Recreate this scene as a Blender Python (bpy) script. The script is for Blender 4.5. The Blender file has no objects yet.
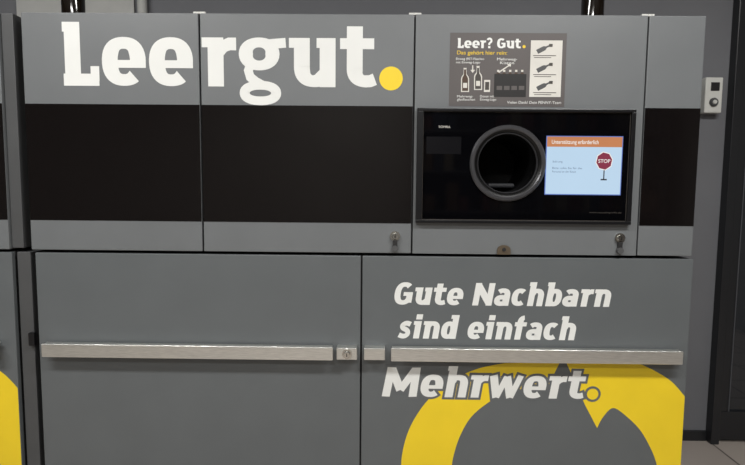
import bpy, bmesh, math, random
from mathutils import Vector, Matrix, Euler
random.seed(4)
sc=bpy.context.scene
try:
    sc.view_settings.view_transform='Standard'; sc.view_settings.look='None'
except Exception as e: print(e)
F=540.0; CAM=Vector((0,-1.95,1.25))
R=(Matrix.Rotation(math.radians(0.6),3,'Z')@Matrix.Rotation(math.radians(85.0),3,'X')@Matrix.Rotation(math.radians(0.5),3,'Z'))
cd=bpy.data.cameras.new('camera'); cam=bpy.data.objects.new('camera',cd); sc.collection.objects.link(cam)
cam.matrix_world=Matrix.Translation(CAM)@R.to_4x4()
cd.sensor_width=36; cd.lens=F/745*36; cd.clip_start=0.05
sc.camera=cam
def U(u,v,y=0.0):
    """photogrammetry: photo measurement -> X,Z on the vertical plane at depth y"""
    d=R@Vector(((u-372.5)/F,-(v-232.5)/F,-1)); t=(y-CAM.y)/d.y; p=CAM+d*t
    return p.x,p.z
# ---------------- materials
def s2l(c):
    return tuple(((x/255)/12.92 if x/255<=0.04045 else (((x/255)+0.055)/1.055)**2.4) for x in c)
def mat(name,rgb,rough=0.5,metal=0.0,var=0.06,scale=8.0,bump=0.0,bscale=400,stretch=None,emit=0.0,spec=0.5,coat=0.0):
    m=bpy.data.materials.new(name); m.use_nodes=True; nt=m.node_tree; b=nt.nodes['Principled BSDF']
    c=s2l(rgb)
    tc=nt.nodes.new('ShaderNodeTexCoord'); mp=nt.nodes.new('ShaderNodeMapping')
    nt.links.new(tc.outputs['Object'],mp.inputs['Vector'])
    if stretch: mp.inputs['Scale'].default_value=stretch
    n=nt.nodes.new('ShaderNodeTexNoise'); n.inputs['Scale'].default_value=scale; n.inputs['Detail'].default_value=5
    nt.links.new(mp.outputs['Vector'],n.inputs['Vector'])
    r=nt.nodes.new('ShaderNodeValToRGB')
    r.color_ramp.elements[0].position=0.3; r.color_ramp.elements[1].position=0.7
    r.color_ramp.elements[0].color=(*[x*(1-var) for x in c],1); r.color_ramp.elements[1].color=(*[min(1,x*(1+var)) for x in c],1)
    nt.links.new(n.outputs['Fac'],r.inputs['Fac'])
    b.inputs['Roughness'].default_value=rough; b.inputs['Metallic'].default_value=metal
    b.inputs['Specular IOR Level'].default_value=spec
    b.inputs['Coat Weight'].default_value=coat
    if bump:
        n2=nt.nodes.new('ShaderNodeTexNoise'); n2.inputs['Scale'].default_value=bscale
        nt.links.new(mp.outputs['Vector'],n2.inputs['Vector'])
        bp=nt.nodes.new('ShaderNodeBump'); bp.inputs['Strength'].default_value=bump; bp.inputs['Distance'].default_value=0.001
        nt.links.new(n2.outputs['Fac'],bp.inputs['Height']); nt.links.new(bp.outputs['Normal'],b.inputs['Normal'])
    if emit:
        nt.links.new(r.outputs['Color'],b.inputs['Emission Color']); b.inputs['Emission Strength'].default_value=emit
        b.inputs['Base Color'].default_value=(.02,.02,.02,1)
    else: nt.links.new(r.outputs['Color'],b.inputs['Base Color'])
    return m
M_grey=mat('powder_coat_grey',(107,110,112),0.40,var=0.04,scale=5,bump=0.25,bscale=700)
M_grey_shaded=mat('powder_coat_grey_shaded',(94,98,100),0.40,var=0.04,scale=5,bump=0.25,bscale=700)  # same coat as above, light falloff on the lower doors painted into its colour
M_dark=mat('carcass_dark',(30,30,31),0.6)
M_side=mat('side_strip_grey',(74,75,76),0.5)
M_band=mat('gloss_black_band',(17,14,14),0.07,var=0.1,scale=60,spec=0.35)
M_glass=mat('gloss_black_glass',(6,6,8),0.05,spec=0.22)
M_frame=mat('black_frame',(20,20,22),0.3,spec=.4)
M_sensor=mat('sensor_window_dark',(16,16,19),0.2,spec=.3)
M_frameline=mat('frame_line',(70,66,62),0.35)
M_white=mat('vinyl_white',(226,227,224),0.5,var=0.02)
M_yel=mat('vinyl_yellow',(238,206,36),0.45,var=0.03)
M_outl=mat('vinyl_grey_outline',(96,99,101),0.42)
M_steel=mat('brushed_steel',(222,222,218),0.30,metal=0.9,var=0.12,scale=30,stretch=(1,20,20),bump=0.4,bscale=60)
M_chrome=mat('lock_metal',(200,198,192),0.25,metal=1.0)
M_ring=mat('chute_ring_metal',(84,84,87),0.3,metal=0.6)
M_ringd=mat('chute_ring_dark',(9,9,10),0.4,spec=.3)
M_hole=mat('chute_inner',(6,6,7),0.6,spec=.2)
M_hole2=mat('chute_floor',(24,26,30),0.5)
M_screen=mat('screen_panel',(186,212,234),0.2,var=0.01,emit=1.0)
M_screenb=mat('screen_bezel_blue',(96,120,190),0.2,emit=1.0)
M_orange=mat('screen_header',(194,124,78),0.3,emit=1.0)
M_stop=mat('screen_stop_red',(128,34,62),0.3,emit=1.0)
M_scrwhite=mat('screen_white_text',(235,232,228),0.3,emit=1.0)
M_scrtxt=mat('screen_text',(90,110,140),0.4,emit=1.0)
M_scrblack=mat('screen_black',(30,34,44),0.4,emit=1.0)
M_poster=mat('poster_print',(86,81,80),0.5,var=0.03)
M_pwhite=mat('poster_white',(210,207,200),0.5)
M_pyel=mat('poster_yellow',(225,190,40),0.5)
M_pblack=mat('poster_black',(22,20,20),0.5)
M_pbrown=mat('poster_brown',(70,50,35),0.5)
M_bottle=mat('bottle_glass_brown',(16,11,7),0.1,coat=0.3)
M_wall=mat('wall_paint_grey',(106,107,111),0.8,var=0.05,scale=3)
M_walll=mat('wall_panel_light',(175,175,172),0.7,var=0.05)
M_plaster=mat('room_plaster',(128,126,122),0.8,var=0.08,scale=2)
M_ceil=mat('ceiling_paint',(175,175,172),0.8)
M_door=mat('door_dark',(30,31,34),0.35)
M_doorg=mat('door_glass_dark',(26,30,36),0.04,spec=.8)
M_gasket=mat('door_gasket',(74,76,80),0.4)
M_plast=mat('plastic_white',(205,205,200),0.4)
M_lamp=mat('lamp_diffuser',(255,250,240),0.4,emit=2.5)
M_cable=mat('cable_grey',(60,60,62),0.5)
M_latch=mat('latch_bronze',(120,108,92),.4,metal=.7)
def floor_mat():
    m=bpy.data.materials.new('floor_tiles'); m.use_nodes=True; nt=m.node_tree; b=nt.nodes['Principled BSDF']
    tc=nt.nodes.new('ShaderNodeTexCoord'); br=nt.nodes.new('ShaderNodeTexBrick')
    br.offset=0; br.inputs['Scale'].default_value=1; br.inputs['Brick Width'].default_value=0.3; br.inputs['Row Height'].default_value=0.3
    br.inputs['Mortar Size'].default_value=0.005
    br.inputs['Color1'].default_value=(*s2l((175,166,157)),1); br.inputs['Color2'].default_value=(*s2l((160,151,144)),1); br.inputs['Mortar'].default_value=(*s2l((95,88,84)),1)
    nt.links.new(tc.outputs['Object'],br.inputs['Vector']); nt.links.new(br.outputs['Color'],b.inputs['Base Color']); b.inputs['Roughness'].default_value=0.4
    return m
# ---------------- mesh helpers
def link(name,me,m,parent=None,smooth=False):
    ob=bpy.data.objects.new(name,me); sc.collection.objects.link(ob)
    if m: me.materials.append(m)
    if smooth:
        for p in me.polygons: p.use_smooth=True
    if parent:
        ob.parent=parent; ob.matrix_parent_inverse=Matrix.Translation(parent.location).inverted()
    return ob
def box(name,x0,x1,y0,y1,z0,z1,m,parent=None,bev=0.0,seg=2):
    bm=bmesh.new(); bmesh.ops.create_cube(bm,size=1)
    cx,cy,cz=(x0+x1)/2,(y0+y1)/2,(z0+z1)/2
    for v in bm.verts: v.co=Vector((v.co.x*abs(x1-x0),v.co.y*abs(y1-y0),v.co.z*abs(z1-z0)))
    if bev: bmesh.ops.bevel(bm,geom=list(bm.edges),offset=bev,segments=seg,affect='EDGES',profile=0.6)
    me=bpy.data.meshes.new(name); bm.to_mesh(me); bm.free()
    ob=link(name,me,m,parent)
    ob.location=(cx,cy,cz)
    return ob
def lathe(name,prof,center,axis,m,parent=None,n=64):
    bm=bmesh.new(); rings=[]
    for r,h in prof:
        ring=[]
        for i in range(n):
            a=2*math.pi*i/n
            ring.append(bm.verts.new((r*math.cos(a),h,r*math.sin(a)) if axis=='Y' else (r*math.cos(a),r*math.sin(a),h)))
        rings.append(ring)
    for a,b in zip(rings,rings[1:]):
        for i in range(n): bm.faces.new((a[i],a[(i+1)%n],b[(i+1)%n],b[i]))
    bmesh.ops.remove_doubles(bm,verts=bm.verts,dist=1e-6)
    bmesh.ops.recalc_face_normals(bm,faces=bm.faces)
    me=bpy.data.meshes.new(name); bm.to_mesh(me); bm.free()
    ob=link(name,me,m,parent,smooth=True); ob.location=center
    md=ob.modifiers.new('es','EDGE_SPLIT'); md.split_angle=math.radians(35)
    return ob
def poly(name,pts,y,m,parent=None,th=0.0004):
    bm=bmesh.new(); vs=[bm.verts.new((x,y,z)) for x,z in pts]; f=bm.faces.new(vs)
    f.normal_update()
    if f.normal.y>0: f.normal_flip()
    bmesh.ops.triangulate(bm,faces=[f])
    me=bpy.data.meshes.new(name); bm.to_mesh(me); bm.free()
    return link(name,me,m,parent)
def disc(name,x,z,r,y,m,parent=None,n=40):
    return poly(name,[(x+r*math.cos(2*math.pi*i/n),z+r*math.sin(2*math.pi*i/n)) for i in range(n)],y,m,parent)
def plate_hole(name,x0,x1,z0,z1,cx,cz,r,y0,y1,m,parent=None):
    angs=[2*math.pi*i/72 for i in range(72)]+[math.atan2(z-cz,x-cx)%(2*math.pi) for x in(x0,x1) for z in(z0,z1)]
    angs=sorted(set(angs)); n=len(angs); bm=bmesh.new(); L=[]
    for a in angs:
        c,s=math.cos(a),math.sin(a); t=1e9
        if c>1e-9:t=min(t,(x1-cx)/c)
        if c<-1e-9:t=min(t,(x0-cx)/c)
        if s>1e-9:t=min(t,(z1-cz)/s)
        if s<-1e-9:t=min(t,(z0-cz)/s)
        L.append([bm.verts.new((cx+r*c,y0,cz+r*s)),bm.verts.new((cx+t*c,y0,cz+t*s)),bm.verts.new((cx+t*c,y1,cz+t*s)),bm.verts.new((cx+r*c,y1,cz+r*s))])
    for i in range(n):
        a,b=L[i],L[(i+1)%n]
        for k in range(4): bm.faces.new((a[k],a[(k+1)%4],b[(k+1)%4],b[k]))
    bmesh.ops.recalc_face_normals(bm,faces=bm.faces)
    me=bpy.data.meshes.new(name); bm.to_mesh(me); bm.free()
    return link(name,me,m,parent)
def catmull(P,n=6,closed=False):
    out=[];N=len(P)
    rng=range(N if closed else N-1)
    for i in rng:
        g=(lambda k:P[k%N]) if closed else (lambda k:P[max(0,min(N-1,k))])
        p0,p1,p2,p3=g(i-1),g(i),g(i+1),g(i+2)
        for j in range(n):
            t=j/n
            out.append(tuple(0.5*((2*p1[k])+(-p0[k]+p2[k])*t+(2*p0[k]-5*p1[k]+4*p2[k]-p3[k])*t*t+(-p0[k]+3*p1[k]-3*p2[k]+p3[k])*t**3) for k in(0,1)))
    if not closed: out.append(P[-1])
    return out
def tube(name,pts,r,m,parent=None):
    cu=bpy.data.curves.new(name,'CURVE'); cu.dimensions='3D'; sp=cu.splines.new('POLY'); sp.points.add(len(pts)-1)
    for i,p in enumerate(pts): sp.points[i].co=(*p,1)
    cu.bevel_depth=r; cu.bevel_resolution=4
    tmp=bpy.data.objects.new('t',cu); sc.collection.objects.link(tmp); bpy.context.view_layer.update()
    me=bpy.data.meshes.new_from_object(tmp.evaluated_get(bpy.context.evaluated_depsgraph_get())); bpy.data.objects.remove(tmp)
    me.name=name
    return link(name,me,m,parent,smooth=True)
def text(name,s,x0,x1,z,h,y,m,parent=None,off=0.0,shear=0.0):
    cu=bpy.data.curves.new(name,'FONT'); cu.body=s; cu.size=1; cu.offset=off; cu.shear=shear
    tmp=bpy.data.objects.new('t',cu); sc.collection.objects.link(tmp); bpy.context.view_layer.update()
    me=bpy.data.meshes.new_from_object(tmp.evaluated_get(bpy.context.evaluated_depsgraph_get())); bpy.data.objects.remove(tmp)
    xs=[v.co.x for v in me.vertices]; a,b=min(xs),max(xs)
    for v in me.vertices: v.co=Vector((x0+(v.co.x-a)/(b-a)*(x1-x0),y,z+v.co.y*h/0.73))
    me.materials.clear()
    return link(name,me,m,parent)
# ---------------- stroke lettering (heavy semi slab face)
V_,H_=0.345,0.24; v=V_/2; h=H_/2
def arc(cx,cy,rx,ry,a0,a1,n=22,p=2.35):
    o=[]
    for i in range(n+1):
        a=math.radians(a0+(a1-a0)*i/n); c,s=math.cos(a),math.sin(a)
        o.append((cx+rx*math.copysign(abs(c)**(2/p),c),cy+ry*math.copysign(abs(s)**(2/p),s)))
    return o
A=1.3
G={}
G['L']=(0.86,[[(.29,0),(.29,A)],([(.08,A-.1),(.3,A-.1)],.2),([(.08,.12),(.86,.12)],.25),([(.77,.1),(.77,.4)],.19)])
G['e']=(0.96,[arc(.48,.5,.48-v,.5-h,-48,-360,34),([(.2,.45),(.80,.45)],.16),([(.785,.37),(.785,.52)],.345)])
G['r']=(0.74,[[(.3,0),(.3,1)],([(.0,.9),(.3,.9)],.2),([(.3,.5),(.36,.7),(.47,.82),(.6,.87),(.75,.87)],.26)])
G['g']=(1.02,[(arc(.44,.67,.29,.235,0,360,36,2.1),'pen',.31,.2),(arc(.46,-.13,.34,.16,0,360,36,2.3),'pen',.23,.18),([(.26,.47),(.2,.33),(.24,.2),(.36,.1),(.5,.03)],.2),([(.66,.87),(1.02,.9)],.2)])
G['u']=(1.04,[[(.28,1),(.28,.42)]+arc(.56,.42,.28,.42-h,180,290,16),([(.5,.12),(.62,.16),(.74,.27)],.22),[(.84,1),(.84,0)],([(.0,.9),(.28,.9)],.2),([(.6,.9),(.84,.9)],.2)])
G['t']=(0.76,[[(.32,1.24),(.32,.38)]+arc(.6,.38,.28,.38-h,180,265,14),([(.55,.125),(.66,.13),(.76,.17)],.25),([(.0,.89),(.74,.89)],.22)])
G['G']=(1.12,[arc(.56,A/2,.56-v,A/2-h,48,330,34),([(.55,.62),(1.08,.62)],.2),[(.92,.68),(.92,.12)]])
G['N']=(1.22,[[(.2,0),(.2,A)],[(1.02,0),(1.02,A)],([(.2,A-.12),(1.02,.12)],.36)])
G['M']=(1.56,[[(.2,0),(.24,A)],[(1.36,0),(1.32,A)],([(.28,A-.08),(.78,.3)],.34),([(1.28,A-.08),(.78,.3)],.34)])
G['a']=(0.92,[[(.72,0),(.72,.62)]+arc(.44,.62,.28,.38-h,0,140,16),arc(.41,.3,.25,.19,0,360,28)])
G['c']=(0.84,[arc(.47,.5,.47-v,.5-h,50,310,30)])
G['n']=(1.02,[[(.27,0),(.27,1)],([(.0,.9),(.27,.9)],.2),([(.3,.6),(.4,.78)],.2),arc(.55,.56,.28,.44-h,130,0,18)+[(.83,0)]])
G['h']=(1.0,[[(.25,0),(.25,A+.08)],([(.02,A-.02),(.25,A-.02)],.2),([(.3,.6),(.4,.78)],.2),arc(.53,.56,.28,.44-h,130,0,18)+[(.81,0)]])
G['b']=(0.98,[[(.25,0),(.25,A+.08)],([(.02,A-.02),(.25,A-.02)],.2),arc(.54,.5,.27,.5-h,0,360,34)])
G['d']=(1.0,[[(.78,0),(.78,A+.08)],([(.5,A-.02),(.78,A-.02)],.2),arc(.45,.5,.27,.5-h,0,360,34)])
G['s']=(0.78,[(catmull([(.68,.82),(.5,.875),(.34,.86),(.2,.74),(.26,.6),(.44,.51),(.57,.41),(.6,.26),(.48,.14),(.3,.12),(.08,.19)],4),.26)])
G['i']=(0.5,[[(.27,0),(.27,1)],([(.0,.9),(.27,.9)],.2),([(.27,1.12),(.27,1.4)],.36)])
G['f']=(0.7,[[(.3,0),(.3,.98)]+arc(.56,.98,.26,.3,180,100,14),([(.0,.89),(.7,.89)],.22)])
G['w']=(1.45,[([(.14,1),(.42,.02)],.33),([(.42,.02),(.72,.95)],.26),([(.72,.95),(1.02,.02)],.33),([(1.02,.02),(1.31,1)],.26)])
G['?']=(0.8,[(arc(.38,.98,.25,.26,165,-60,20)+[(.36,.62),(.36,.42)],.26),([(.36,.0),(.36,.28)],.3)])
G[' ']=(0.42,[])
def lettering(name,s,x0,x1,z,xh,y,m,parent,shear=0.0,grow=0.0,gap=0.07):
    tot=sum(G[c][0]+gap for c in s)-gap; sx=(x1-x0)/tot; bm=bmesh.new(); cur=0; k=0
    for c in s:
        w,strokes=G[c]
        for st in strokes:
            pv,ph=V_,H_; wd=None
            if isinstance(st,tuple):
                P=st[0]
                if st[1]=='pen': pv,ph=st[2],st[3]
                else: wd=st[1]
            else: P=st
            P=[Vector(p) for p in P]; n=len(P); closed=(P[0]-P[-1]).length<1e-4
            if grow and not closed:
                P[0]=P[0]+(P[0]-P[1]).normalized()*grow; P[-1]=P[-1]+(P[-1]-P[-2]).normalized()*grow
            prev=None; k+=1; yy=y-k*4e-6
            for i in range(n):
                if closed: a,b=P[(i-1)%(n-1)],P[(i+1)%(n-1)] if i<n-1 else P[1]
                else: a,b=P[max(0,i-1)],P[min(n-1,i+1)]
                t=(b-a).normalized()
                W=wd if wd else math.hypot(pv*t.y,ph*t.x)
                W=W/2+grow; nn=Vector((-t.y,t.x))
                q=[P[i]+nn*W,P[i]-nn*W]
                vs=[bm.verts.new((x0+(cur+p.x)*sx+shear*p.y*xh,yy,z+p.y*xh)) for p in q]
                if prev: bm.faces.new((prev[0],prev[1],vs[1],vs[0]))
                prev=vs
        cur+=w+gap
    for f in bm.faces:
        f.normal_update()
        if f.normal.y>0: f.normal_flip()
    me=bpy.data.meshes.new(name); bm.to_mesh(me); bm.free()
    return link(name,me,m,parent)
# ---------------- measured machine dimensions
XL=U(26,130)[0]; XR=U(699.5,130)[0]
g1=U(201,130)[0]; g2=U(413.5,130)[0]; g3=U(643,130)[0]
ZT=U(360,14)[1]; ZM=U(360,254.5)[1]
ZB1=U(360,106)[1]; ZB0=U(360,223)[1]
gl=U(361,360)[0]; LXL=U(40,360)[0]; LXR=U(687.5,360)[0]
DEP=0.60; T=0.02
def empty(name,loc):
    e=bpy.data.objects.new(name,None); sc.collection.objects.link(e); e.location=loc; e.empty_display_size=0.1; return e
def lock(P,x,z,y0=0.0,cam=True):
    lathe('lock_cylinder',[(0,-.016),(.010,-.016),(.012,-.013),(.012,-.006),(.018,-.006),(.018,0.0)],(x,y0,z),'Y',M_chrome,P,32)
    box('lock_keyhole',x-.0015,x+.0015,y0-.0175,y0-.0158,z-.006,z+.006,M_pblack,P)
    if cam:
        box('lock_cam',x-.008,x+.008,y0-.012,y0,z-.05,z-.014,M_dark,P,0.002)
        lathe('lock_cam_pin',[(0,-.016),(.011,-.016),(.012,-.01),(.012,0)],(x,y0,z-.045),'Y',M_side,P,24)
def machine(dx,name):
    P=empty(name,((XL+XR)/2+dx,DEP/2,0))
    gp=0.003
    for nm,a,b,z0,z1 in(('upper',XL+dx+.006,XR+dx-.006,ZM+.004,ZT-.004),('lower',LXL+dx+.006,LXR+dx-.006,.09,ZM-.004)):
        box(nm+'_carcass_back',a,b,DEP-.015,DEP,z0,z1,M_side,P)
        box(nm+'_carcass_side_l',a,a+.015,T+.001,DEP-.015,z0,z1,M_side,P)
        box(nm+'_carcass_side_r',b-.015,b,T+.001,DEP-.015,z0,z1,M_side,P)
        box(nm+'_carcass_top',a+.015,b-.015,T+.001,DEP-.015,z1-.015,z1,M_dark,P)
        box(nm+'_carcass_bottom',a+.015,b-.015,T+.001,DEP-.015,z0,z0+.015,M_dark,P)
    for i,g in enumerate((g1,g2,g3)):
        box('post_%d'%(i+1),g+dx-.015,g+dx+.015,T+.002,T+.03,ZM+.02,ZT-.02,M_dark,P)
        box('top_catch_%d'%(i+1),g+dx-.022,g+dx+.022,.004,.016,ZT-.001,ZT+.007,M_plast,P,.002)
    box('post_lower',gl+dx-.015,gl+dx+.015,T+.002,T+.03,.11,ZM-.02,M_dark,P)
    box('plinth',LXL+dx+.03,LXR+dx-.03,.05,DEP-.03,0,.09,M_dark,P)
    z0,z1=ZM+.006,ZT
    for i,(a,b) in enumerate(((XL,g1-gp),(g1+gp,g2-gp),(g3+gp,XR))):
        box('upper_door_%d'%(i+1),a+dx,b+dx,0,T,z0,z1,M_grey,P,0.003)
        box('gloss_band_%d'%(i+1),a+dx+.001,b+dx-.001,-.0015,.004,ZB0,ZB1,M_band,P,0.0006,1)
    # reader door
    cx,cz=U(507,163.5); cx+=dx; rr=.112
    plate_hole('reader_door',g2+gp+dx,g3-gp+dx,z0,z1,cx,cz,rr,0,T,M_grey,P)
    px0=U(416.5,165,-.02)[0]+dx;px1=U(634,165,-.02)[0]+dx; pz1=U(525,108.5,-.02)[1]; pz0=U(525,224,-.02)[1]
    fx0=U(422.5,165,-.01)[0]+dx;fx1=U(628.5,165,-.01)[0]+dx; fz1=U(525,112,-.01)[1]; fz0=U(525,220.5,-.01)[1]
    for k,(a,b,c,d) in enumerate(((px0,px1,fz1,pz1),(px0,px1,pz0,fz0),(px0,fx0,fz0,fz1),(fx1,px1,fz0,fz1))):
        box('reader_frame_%d'%k,a,b,-.02,0,c,d,M_frame,P,.002)
    plate_hole('reader_glass',fx0,fx1,fz0,fz1,cx,cz,rr,-.0085,0,M_glass,P)
    e=.0018
    for k,(a,b,c,d) in enumerate(((fx0,fx1,fz1-e,fz1),(fx0,fx1,fz0,fz0+e),(fx0,fx0+e,fz0,fz1),(fx1-e,fx1,fz0,fz1))):
        box('glass_edge_%d'%k,a,b,-.0095,-.0085,c,d,M_frameline,P)
    # chute
    lathe('chute_ring',[(.1185,-.0085),(.1185,-.016),(.122,-.019),(.130,-.019),(.1345,-.015),(.1355,-.0085)],(cx,0,cz),'Y',M_ring,P,96)
    lathe('chute_ring_inner',[(.119,-.0160),(.114,-.014),(.108,-.006),(.104,0),(.102,.03)],(cx,0,cz),'Y',M_ringd,P,96)
    lathe('chute_lip',[(.108,-.0062),(.1055,-.0085),(.103,-.004)],(cx,0,cz),'Y',M_ring,P,96)
    lathe('chute_tube',[(.1115,.001),(.104,.02),(.102,.12),(.100,.30),(0,.30)],(cx,0,cz),'Y',M_hole,P,96)
    box('chute_conveyor',cx-.05,cx+.05,.08,.29,cz-.088,cz-.07,M_hole2,P,.008,3)
    # screen
    a0=U(545.5,165,-.01)[0]+dx;a1=U(622,165,-.01)[0]+dx; c1=U(583,136,-.01)[1]; c0=U(583,195,-.01)[1]
    box('screen_bezel',a0,a1,-.0098,-.0085,c0,c1,M_screenb,P)
    e=.003; W=a1-a0; Hh=c1-c0
    box('screen_page',a0+e,a1-e,-.0104,-.0098,c0+e,c1-e,M_screen,P)
    box('screen_header',a0+e,a1-e,-.0108,-.0104,c1-e-.17*Hh,c1-e,M_orange,P)
    text('screen_title','Unterstützung erforderlich',a0+.07*W,a0+.68*W,c1-e-.12*Hh,.07*Hh,-.0111,M_scrwhite,P,off=.01)
    text('screen_line_1','Störung',a0+.09*W,a0+.22*W,c0+.55*Hh,.035*Hh,-.0107,M_scrtxt,P)
    text('screen_line_2','Bitte rufen Sie für das',a0+.09*W,a0+.48*W,c0+.44*Hh,.035*Hh,-.0107,M_scrtxt,P)
    text('screen_line_3','Personal an der Kasse',a0+.09*W,a0+.40*W,c0+.38*Hh,.035*Hh,-.0107,M_scrtxt,P)
    sx,sz=a0+.765*W,c0+.58*Hh; r=.032
    for nm,q,yy,mm in(('stop_sign_rim',r+.002,-.0106,M_scrwhite),('stop_sign_face',r*.96,-.0108,M_stop)):
        poly(nm,[(sx+.92*q*math.cos(math.radians(10+45*i)),sz+q*math.sin(math.radians(10+45*i))) for i in range(8)],yy,mm,P)
    text('stop_sign_text','STOP',sx-.021,sx+.021,sz-.006,.013,-.0110,M_scrwhite,P,off=.01)
    box('stop_sign_post',sx-.001,sx+.003,-.0106,-.0104,sz-.065,sz-.032,M_scrblack,P)
    box('stop_sign_base',sx-.010,sx+.012,-.0106,-.0104,sz-.068,sz-.063,M_scrblack,P)
    a,b=U(438,131); text('glass_label','TOMRA',a+dx,a+dx+.042,b+.010,.008,-.0095,M_pwhite,P,off=.0)
    a,b=U(588,213); text('glass_small_print','www.recycling-info.de',a+dx,a+dx+.115,b,.006,-.0090,M_frameline,P)
    a,b=U(426,154); c,d=U(461,137); box('sensor_window',a+dx,c+dx,-.0090,-.0085,b,d,M_sensor,P,.0002,1)
    # lower doors
    box('lower_door_1',LXL+dx,gl-gp+dx,0,T,.10,ZM-.005,M_grey_shaded,P,.003)
    box('lower_door_2',gl+gp+dx,LXR+dx,0,T,.10,ZM-.005,M_grey_shaded,P,.003)
    zb=(U(190,350,-.03)[1]+U(540,356.5,-.03)[1])/2; bh=.0245
    def bar(nm,u0,u1):
        a=U(u0,352,-.04)[0]+dx; b=U(u1,352,-.04)[0]+dx
        box(nm,a,b,-.045,-.036,zb-bh,zb+bh,M_steel,P,.0035,3)
        box(nm+'_top_lip',a+.004,b-.004,-.038,-.014,zb+bh-.006,zb+bh-.001,M_steel,P,.001)
        n=4
        for i in range(n):
            x=a+.06+(b-a-.12)*i/(n-1); box(nm+'_standoff_%d'%i,x-.012,x+.012,-.037,0,zb-.014,zb+.014,M_steel,P,.002)
    bar('handle_bar_1',42,333); bar('handle_bar_2',391,683)
    for nm,u0,u1 in(('bar_lock_block_1',336.5,357),('bar_lock_block_2',364,385)):
        a=U(u0,352,-.04)[0]+dx; b=U(u1,352,-.04)[0]+dx
        box(nm,a,b,-.04,0,zb-bh+.002,zb+bh-.003,M_steel,P,.003,3)
    x=U(347,350,-.04)[0]+dx; lock(P,x,zb,-.04,False)
    for u,vv in((395,236),(619.5,238)):
        x,z=U(u,vv); lock(P,x+dx,z)
    x,z=U(503.5,251); x+=dx
    poly_pts=[(x-.024,z-.012),(x+.024,z-.012)]+[(x+.024*math.cos(math.radians(a)),z+.004+.018*math.sin(math.radians(a))) for a in range(0,181,15)]
    bm=bmesh.new(); vs=[bm.verts.new((p[0],-.008,p[1])) for p in poly_pts]; f=bm.faces.new(vs)
    ex=bmesh.ops.extrude_face_region(bm,geom=[f]); bmesh.ops.translate(bm,vec=(0,.008,0),verts=[q for q in ex['geom'] if isinstance(q,bmesh.types.BMVert)])
    bmesh.ops.recalc_face_normals(bm,faces=bm.faces)
    me=bpy.data.meshes.new('latch_plate'); bm.to_mesh(me); bm.free(); link('latch_plate',me,M_latch,P)
    lathe('latch_screw',[(0,-.012),(.006,-.012),(.007,-.008)],(x,0,z+.006),'Y',M_dark,P,20)
    # lettering
    def bl(u,vv): 
        a,b=U(u,vv); return a+dx,b
    zL=U(220,86.5)[1]; xh=U(220,37.5)[1]-zL
    for nm,s,u0,u1 in(('Lee','Lee',59.5,193),('rgut','rgut',202,375)):
        lettering('lettering_'+nm,s,bl(u0,60)[0],bl(u1,60)[0],zL,xh,-.0006,M_white,P,gap=.07)
    x,z=bl(391,78.5); disc('lettering_dot',x,z,.0415,-.0006,M_yel,P)
    def line(s,u0,u1,vb,xpx):
        um=(u0+u1)/2; z=U(um,vb)[1]; q=U(um,vb-xpx)[1]-z
        return bl(u0,vb)[0],bl(u1,vb)[0],z,q
    for nm,s,u0,u1,vb,xp in(('slogan_1','Gute Nachbarn',393,609,305.5,17),('slogan_2','sind einfach',397,574,339,17)):
        a,b,z,q=line(s,u0,u1,vb,xp); lettering(nm,s,a,b,z,q,-.0006,M_white,P,shear=.16,gap=.11,grow=.012)
    a,b,z,q=line('m',381,582,397.5,22.5)
    lettering('slogan_3_outline','Mehrwert',a,b,z,q,-.0010,M_outl,P,shear=.16,grow=.10)
    lettering('slogan_3','Mehrwert',a,b,z,q,-.0016,M_white,P,shear=.16)
    x,z=bl(592.5,394); disc('slogan_dot_outline',x,z,.030,-.0010,M_outl,P); disc('slogan_dot',x,z,.021,-.0016,M_yel,P)
    # yellow arrows
    o=catmull([(401,475),(402,455),(408,432),(420,410),(437,391),(458,377),(480,368),(505,363)])
    i_=catmull([(512,390),(492,400),(472,416),(460,436),(453,458),(451,475)])
    pts=[(*U(a,b),) for a,b in o+[(560,362),(548,386)]+i_]; poly('yellow_arc_1',[(p[0]+dx,p[1]) for p in pts],-.0005,M_yel,P)
    o=[(566,362),(574,380),(585,405),(597,428)]
    i_=catmull([(597,428),(603,417),(613,408),(626,416),(640,430),(650,447),(656,462),(658,475)])
    zc=U(687,475)[1]; 
    top=catmull([(686,398),(672,382),(655,371),(636,362)])
    pts=[U(a,b) for a,b in o[:-1]+i_]+[(LXR-.002,zc)]+[(LXR-.002,U(686,398)[1])]+[U(a,b) for a,b in top[1:]]
    poly('yellow_arc_2',[(min(p[0],LXR-.002)+dx,p[1]) for p in pts],-.0005,M_yel,P)
    return P
m1=machine(0,'reverse_vending_machine')
DX=U(9.5,250)[0]-XR
m2=machine(DX,'reverse_vending_machine.001')
box('side_strip_upper',XR+DX+.002,XR+DX+.045,.012,.10,ZM+.01,ZT,M_side,m2,.003)
box('side_strip_lower',LXR+DX+.01,LXR+DX+.06,.014,.10,.1,ZM-.005,M_side,m2,.003)
x,z=U(32,338); box('side_hinge',x-.012,x+.010,-.004,.014,z-.03,z+.02,M_frame,m2,.003)
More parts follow.
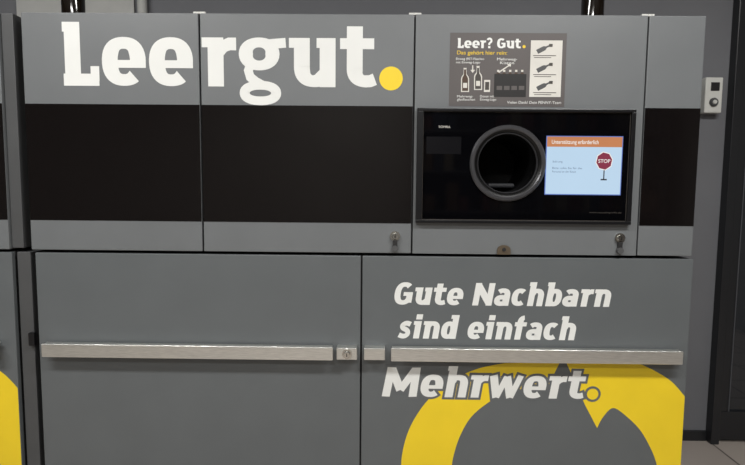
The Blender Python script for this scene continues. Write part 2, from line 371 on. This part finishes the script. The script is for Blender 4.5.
# ---------------- poster
P=empty('poster',(U(507,70)[0],0,U(507,70)[1]))
def rp(nm,u0,u1,v0,v1,yy,m): 
    um=(u0+u1)/2; vm=(v0+v1)/2
    return box(nm,U(u0,vm)[0],U(u1,vm)[0],yy-.0003,yy,U(um,v1)[1],U(um,v0)[1],m,P)
def tp(s,u0,u1,vb,hp,m,off=.0,yy=-.0014):
    um=(u0+u1)/2; z=U(um,vb)[1]; text('print_'+s[:6].strip().lower().replace('?','').replace('.','').replace(' ','_'),s,U(u0,vb)[0],U(u1,vb)[0],z,U(um,vb-hp)[1]-z,yy,m,P,off=off)
rp('poster_sheet',449.5,565.5,33,106.5,-.0006,M_poster)
z=U(490,48.3)[1]; q=U(490,40.6)[1]-z
lettering('print_title','Leer? Gut',U(457,48)[0],U(520.5,48)[0],z,q,-.0012,M_white,P,gap=.08)
disc('title_dot',U(524,47)[0],U(524,46.7)[1],.0055,-.0013,M_pyel,P)
tp('Das gehört hier rein:',457,507,54.6,4.0,M_pyel,.008)
tp('Einweg (PET-Flaschen',456,484,60,2.4,M_white,.0); tp('mit Einweg-Logo',456,480,63.5,2.4,M_white,.0)
tp('Mehrweg-',497,517,60.5,2.8,M_white,.0); tp('Kisten',500,514,64.2,2.8,M_white,.0)
tp('Dosen mit',480,494,97.5,2.4,M_white,.0); tp('Einweg-Logo',480,496,100.6,2.4,M_white,.0)
tp('Mehrweg-',457,473,97.5,2.4,M_white,.0); tp('glasflaschen',457,475,100.6,2.4,M_white,.0)
tp('Vielen Dank! Dein PENNY-Team',507,561,103.8,2.8,M_white,.0)
def ibottle(u,vb,hh,w,m,yy=-.0012,ang=0):
    pr=[(-.5,0),(.5,0),(.5,.55),(.42,.64),(.2,.74),(.17,.96),(.2,1),(-.2,1),(-.17,.96),(-.2,.74),(-.42,.64),(-.5,.55)]
    c,s=math.cos(ang),math.sin(ang)
    poly('icon_bottle',[U(u+(p*w)*c+(q*hh)*s,vb-(q*hh)*c+(p*w)*s) for p,q in pr],yy,m,P)
ibottle(465,92,24,8,M_pwhite); ibottle(465,91,21.5,6,M_pbrown,-.0014)
rp('icon_label_1',463,467,83,88,-.0018,M_pwhite)
ibottle(478,90,24,8,M_pwhite); ibottle(478,89,21,6,M_frameline,-.0014)
rp('icon_label_2',476,480,81,86,-.0018,M_pwhite)
rp('icon_can',484,490,80,92,-.0012,M_pwhite); rp('icon_can_body',485,489,82,90,-.0016,M_frameline)
rp('icon_crate_body',494,526,74,97,-.0012,M_pblack)
for i in range(4): rp('icon_crate_slot_%d'%i,496.5+i*7.4,502+i*7.4,86,90,-.0016,M_poster)
for i in range(5): ibottle(498+i*6,79,9,3.5,M_pbrown,-.0013)
for i in range(5): rp('icon_cap_%d'%i,497+i*6,499.2+i*6,70,72,-.0017,M_pwhite)
poly('icon_arrow_1',[U(a,b) for a,b in((498,72),(508,65.5),(507,64.5),(511,64),(510.5,67),(509,66.2),(499,73))],-.0018,M_pwhite,P)
poly('icon_arrow_2',[U(a,b) for a,b in((472,65.5),(473.2,65.5),(473.2,70),(475,70),(472.6,73),(470.2,70),(472,70))],-.0018,M_pwhite,P)
rp('card_sheet',530,561.5,40.5,97,-.0010,M_pwhite)
for k,vv in enumerate((46,65,83)):
    ibottle(537,vv+6,14,4.5,M_side,-.0014,1.1)
    rp('card_icon_dot_%d'%k,549,552.5,vv-2,vv+1,-.0016,M_frameline)
    rp('card_line_a%d'%k,533,556,vv+9.4,vv+10.1,-.0014,M_frameline); rp('card_line_b%d'%k,534,551,vv+11.4,vv+12,-.0014,M_frameline)
# ---------------- bottles on top
for i,u in enumerate((73.5,592.5)):
    x=U(u,10,.07)[0]
    lathe('beer_bottle' if i==0 else 'beer_bottle.001',[(0,0),(.034,0),(.039,.004),(.0395,.12),(.036,.145),(.022,.175),(.0145,.20),(.0135,.235),(.016,.237),(.016,.25),(0,.25)],(x,.07,ZT-.0035),'Z',M_bottle,None,40)
# ---------------- room
YW=.66; x0,x1,yb,zc=-4.1,3.2,-4.2,2.9
box('floor',x0,x1,yb,YW+.1,-.1,0,floor_mat())
box('wall_back',x0,x1,YW,YW+.1,0,zc,M_wall)
box('wall_front',x0,x1,yb-.1,yb,0,zc,M_plaster)
box('wall_left',x0-.1,x0,yb,YW,0,zc,M_plaster)
box('wall_right',x1,x1+.1,yb,YW,0,zc,M_plaster)
box('ceiling',x0,x1,yb,YW+.1,zc,zc+.1,M_ceil)
a=U(18,5,YW)[0]; b=U(135,5,YW)[0]
box('trim_1',a,b,YW-.012,YW,ZT+.12,zc,M_walll)
xx=U(145,5,YW)[0]; tube('trim_2',[(xx,YW-.03,.0),(xx,YW-.03,zc)],.022,M_walll)
# door right
D=empty('door_1',(U(760,230,YW)[0],YW,0))
dx0=U(717,250,YW)[0]
box('door_frame_side',dx0,dx0+.04,YW-.05,YW,0,2.15,M_door,D,.004)
box('door_frame_side_far',dx0+1.0,dx0+1.04,YW-.05,YW,0,2.15,M_door,D,.004)
box('door_frame_head',dx0+.04,dx0+1.0,YW-.05,YW,2.1,2.15,M_door,D,.004)
box('door_leaf_rail_bottom',dx0+.045,dx0+.995,YW-.03,YW,.02,.16,M_door,D,.003)
box('door_leaf_rail_top',dx0+.045,dx0+.995,YW-.03,YW,2.02,2.095,M_door,D,.003)
box('door_leaf_stile_l',dx0+.045,dx0+.085,YW-.03,YW,.16,2.02,M_door,D,.003)
box('door_leaf_stile_r',dx0+.955,dx0+.995,YW-.03,YW,.16,2.02,M_door,D,.003)
box('door_leaf_gasket',dx0+.085,dx0+.09,YW-.032,YW-.015,.16,2.02,M_gasket,D)
box('door_leaf_glass',dx0+.09,dx0+.955,YW-.015,YW,.16,2.02,M_doorg,D)
tube('door_handle',[(dx0+.975,YW-.03,1.05),(dx0+.975,YW-.08,1.05),(dx0+.86,YW-.08,1.05)],.01,M_chrome,D)
box('baseboard_back',XR+.05,dx0-.001,YW-.012,YW,0,.05,M_door)
T_=empty('wall_thermostat',(U(713,95,YW)[0],YW,U(713,95,YW)[1]))
a,c=U(703.5,113,YW-.04); b,d=U(723,77.5,YW-.04)
box('housing',a,b,YW-.045,YW,c,d,M_plast,T_,.006,3)
w=b-a;hh=d-c
box('display',a+.3*w,b-.2*w,YW-.047,YW-.044,c+.62*hh,c+.86*hh,M_pblack,T_,.001)
lathe('dial',[(0,-.012),(.016,-.012),(.02,-.006),(.02,0)],((a+b)/2,YW-.045,c+.3*hh),'Y',M_side,T_,32)
lathe('dial_cap',[(0,-.004),(.008,-.004),(.01,0)],((a+b)/2,YW-.057,c+.3*hh),'Y',M_plast,T_,24)
# ---------------- store shelf on the far side of the room (mirrored faintly in the gloss panels)
S=empty('store_shelf',(1.6,-3.95,0))
sx0,sx1=.4,3.0
box('shelf_back',sx0,sx1,-4.18,-4.16,.02,2.1,M_dark,S)
for k in range(3): box('shelf_upright_%d'%k,sx0+k*1.28,sx0+.03+k*1.28,-4.16,-3.72,0,2.1,M_side,S,.003)
mats=[mat('product_red',(90,52,44),.5),mat('product_cream',(120,110,92),.5),mat('product_blue',(44,52,66),.5),mat('product_brown',(96,72,50),.5)]
bms=[bmesh.new() for _ in mats]
for k in range(5):
    zz=.15+k*.42; box('shelf_board_%d'%k,sx0,sx1,-4.15,-3.73,zz-.02,zz,M_side,S)
    x=sx0+.05
    while x<sx1-.18:
        wv=random.uniform(.07,.16)
        if sx0+1.28-wv-.02<x<sx0+1.33: x=sx0+1.33
        hv=random.uniform(.14,.33); i=random.randrange(4)
        if random.random()<.25: x+=wv; continue
        r=bmesh.ops.create_cube(bms[i],size=1)
        for q in r['verts']: q.co=Vector((x+wv/2+q.co.x*wv*.9,-3.9+q.co.y*.25,zz+hv/2+q.co.z*hv))
        x+=wv
for i,b in enumerate(bms):
    me=bpy.data.meshes.new('products_%d'%i); b.to_mesh(me); b.free(); link('products_%d'%i,me,mats[i],S)
# ---------------- lamps
for i,(lx,ly) in enumerate(((-1.6,-1.5),(1.1,-1.5),(-.3,-3.2))):
    Lm=empty('ceiling_lamp' if i==0 else 'ceiling_lamp.%03d'%i,(lx,ly,zc))
    box('lamp_housing',lx-.65,lx+.65,ly-.16,ly+.16,zc-.05,zc,M_plast,Lm,.005)
    box('lamp_diffuser',lx-.62,lx+.62,ly-.13,ly+.13,zc-.056,zc-.05,M_lamp,Lm)
    ld=bpy.data.lights.new('lamp_light','AREA'); ld.shape='RECTANGLE'; ld.size=1.24; ld.size_y=.26; ld.energy=(60,58,58)[i]; ld.color=(1,.99,.97)
    lo=bpy.data.objects.new('lamp_light',ld); sc.collection.objects.link(lo); lo.parent=Lm; lo.location=(0,0,-.065)
w=bpy.data.worlds.new('world'); sc.world=w; w.use_nodes=True; w.node_tree.nodes['Background'].inputs[0].default_value=(.5,.5,.5,1); w.node_tree.nodes['Background'].inputs[1].default_value=.3
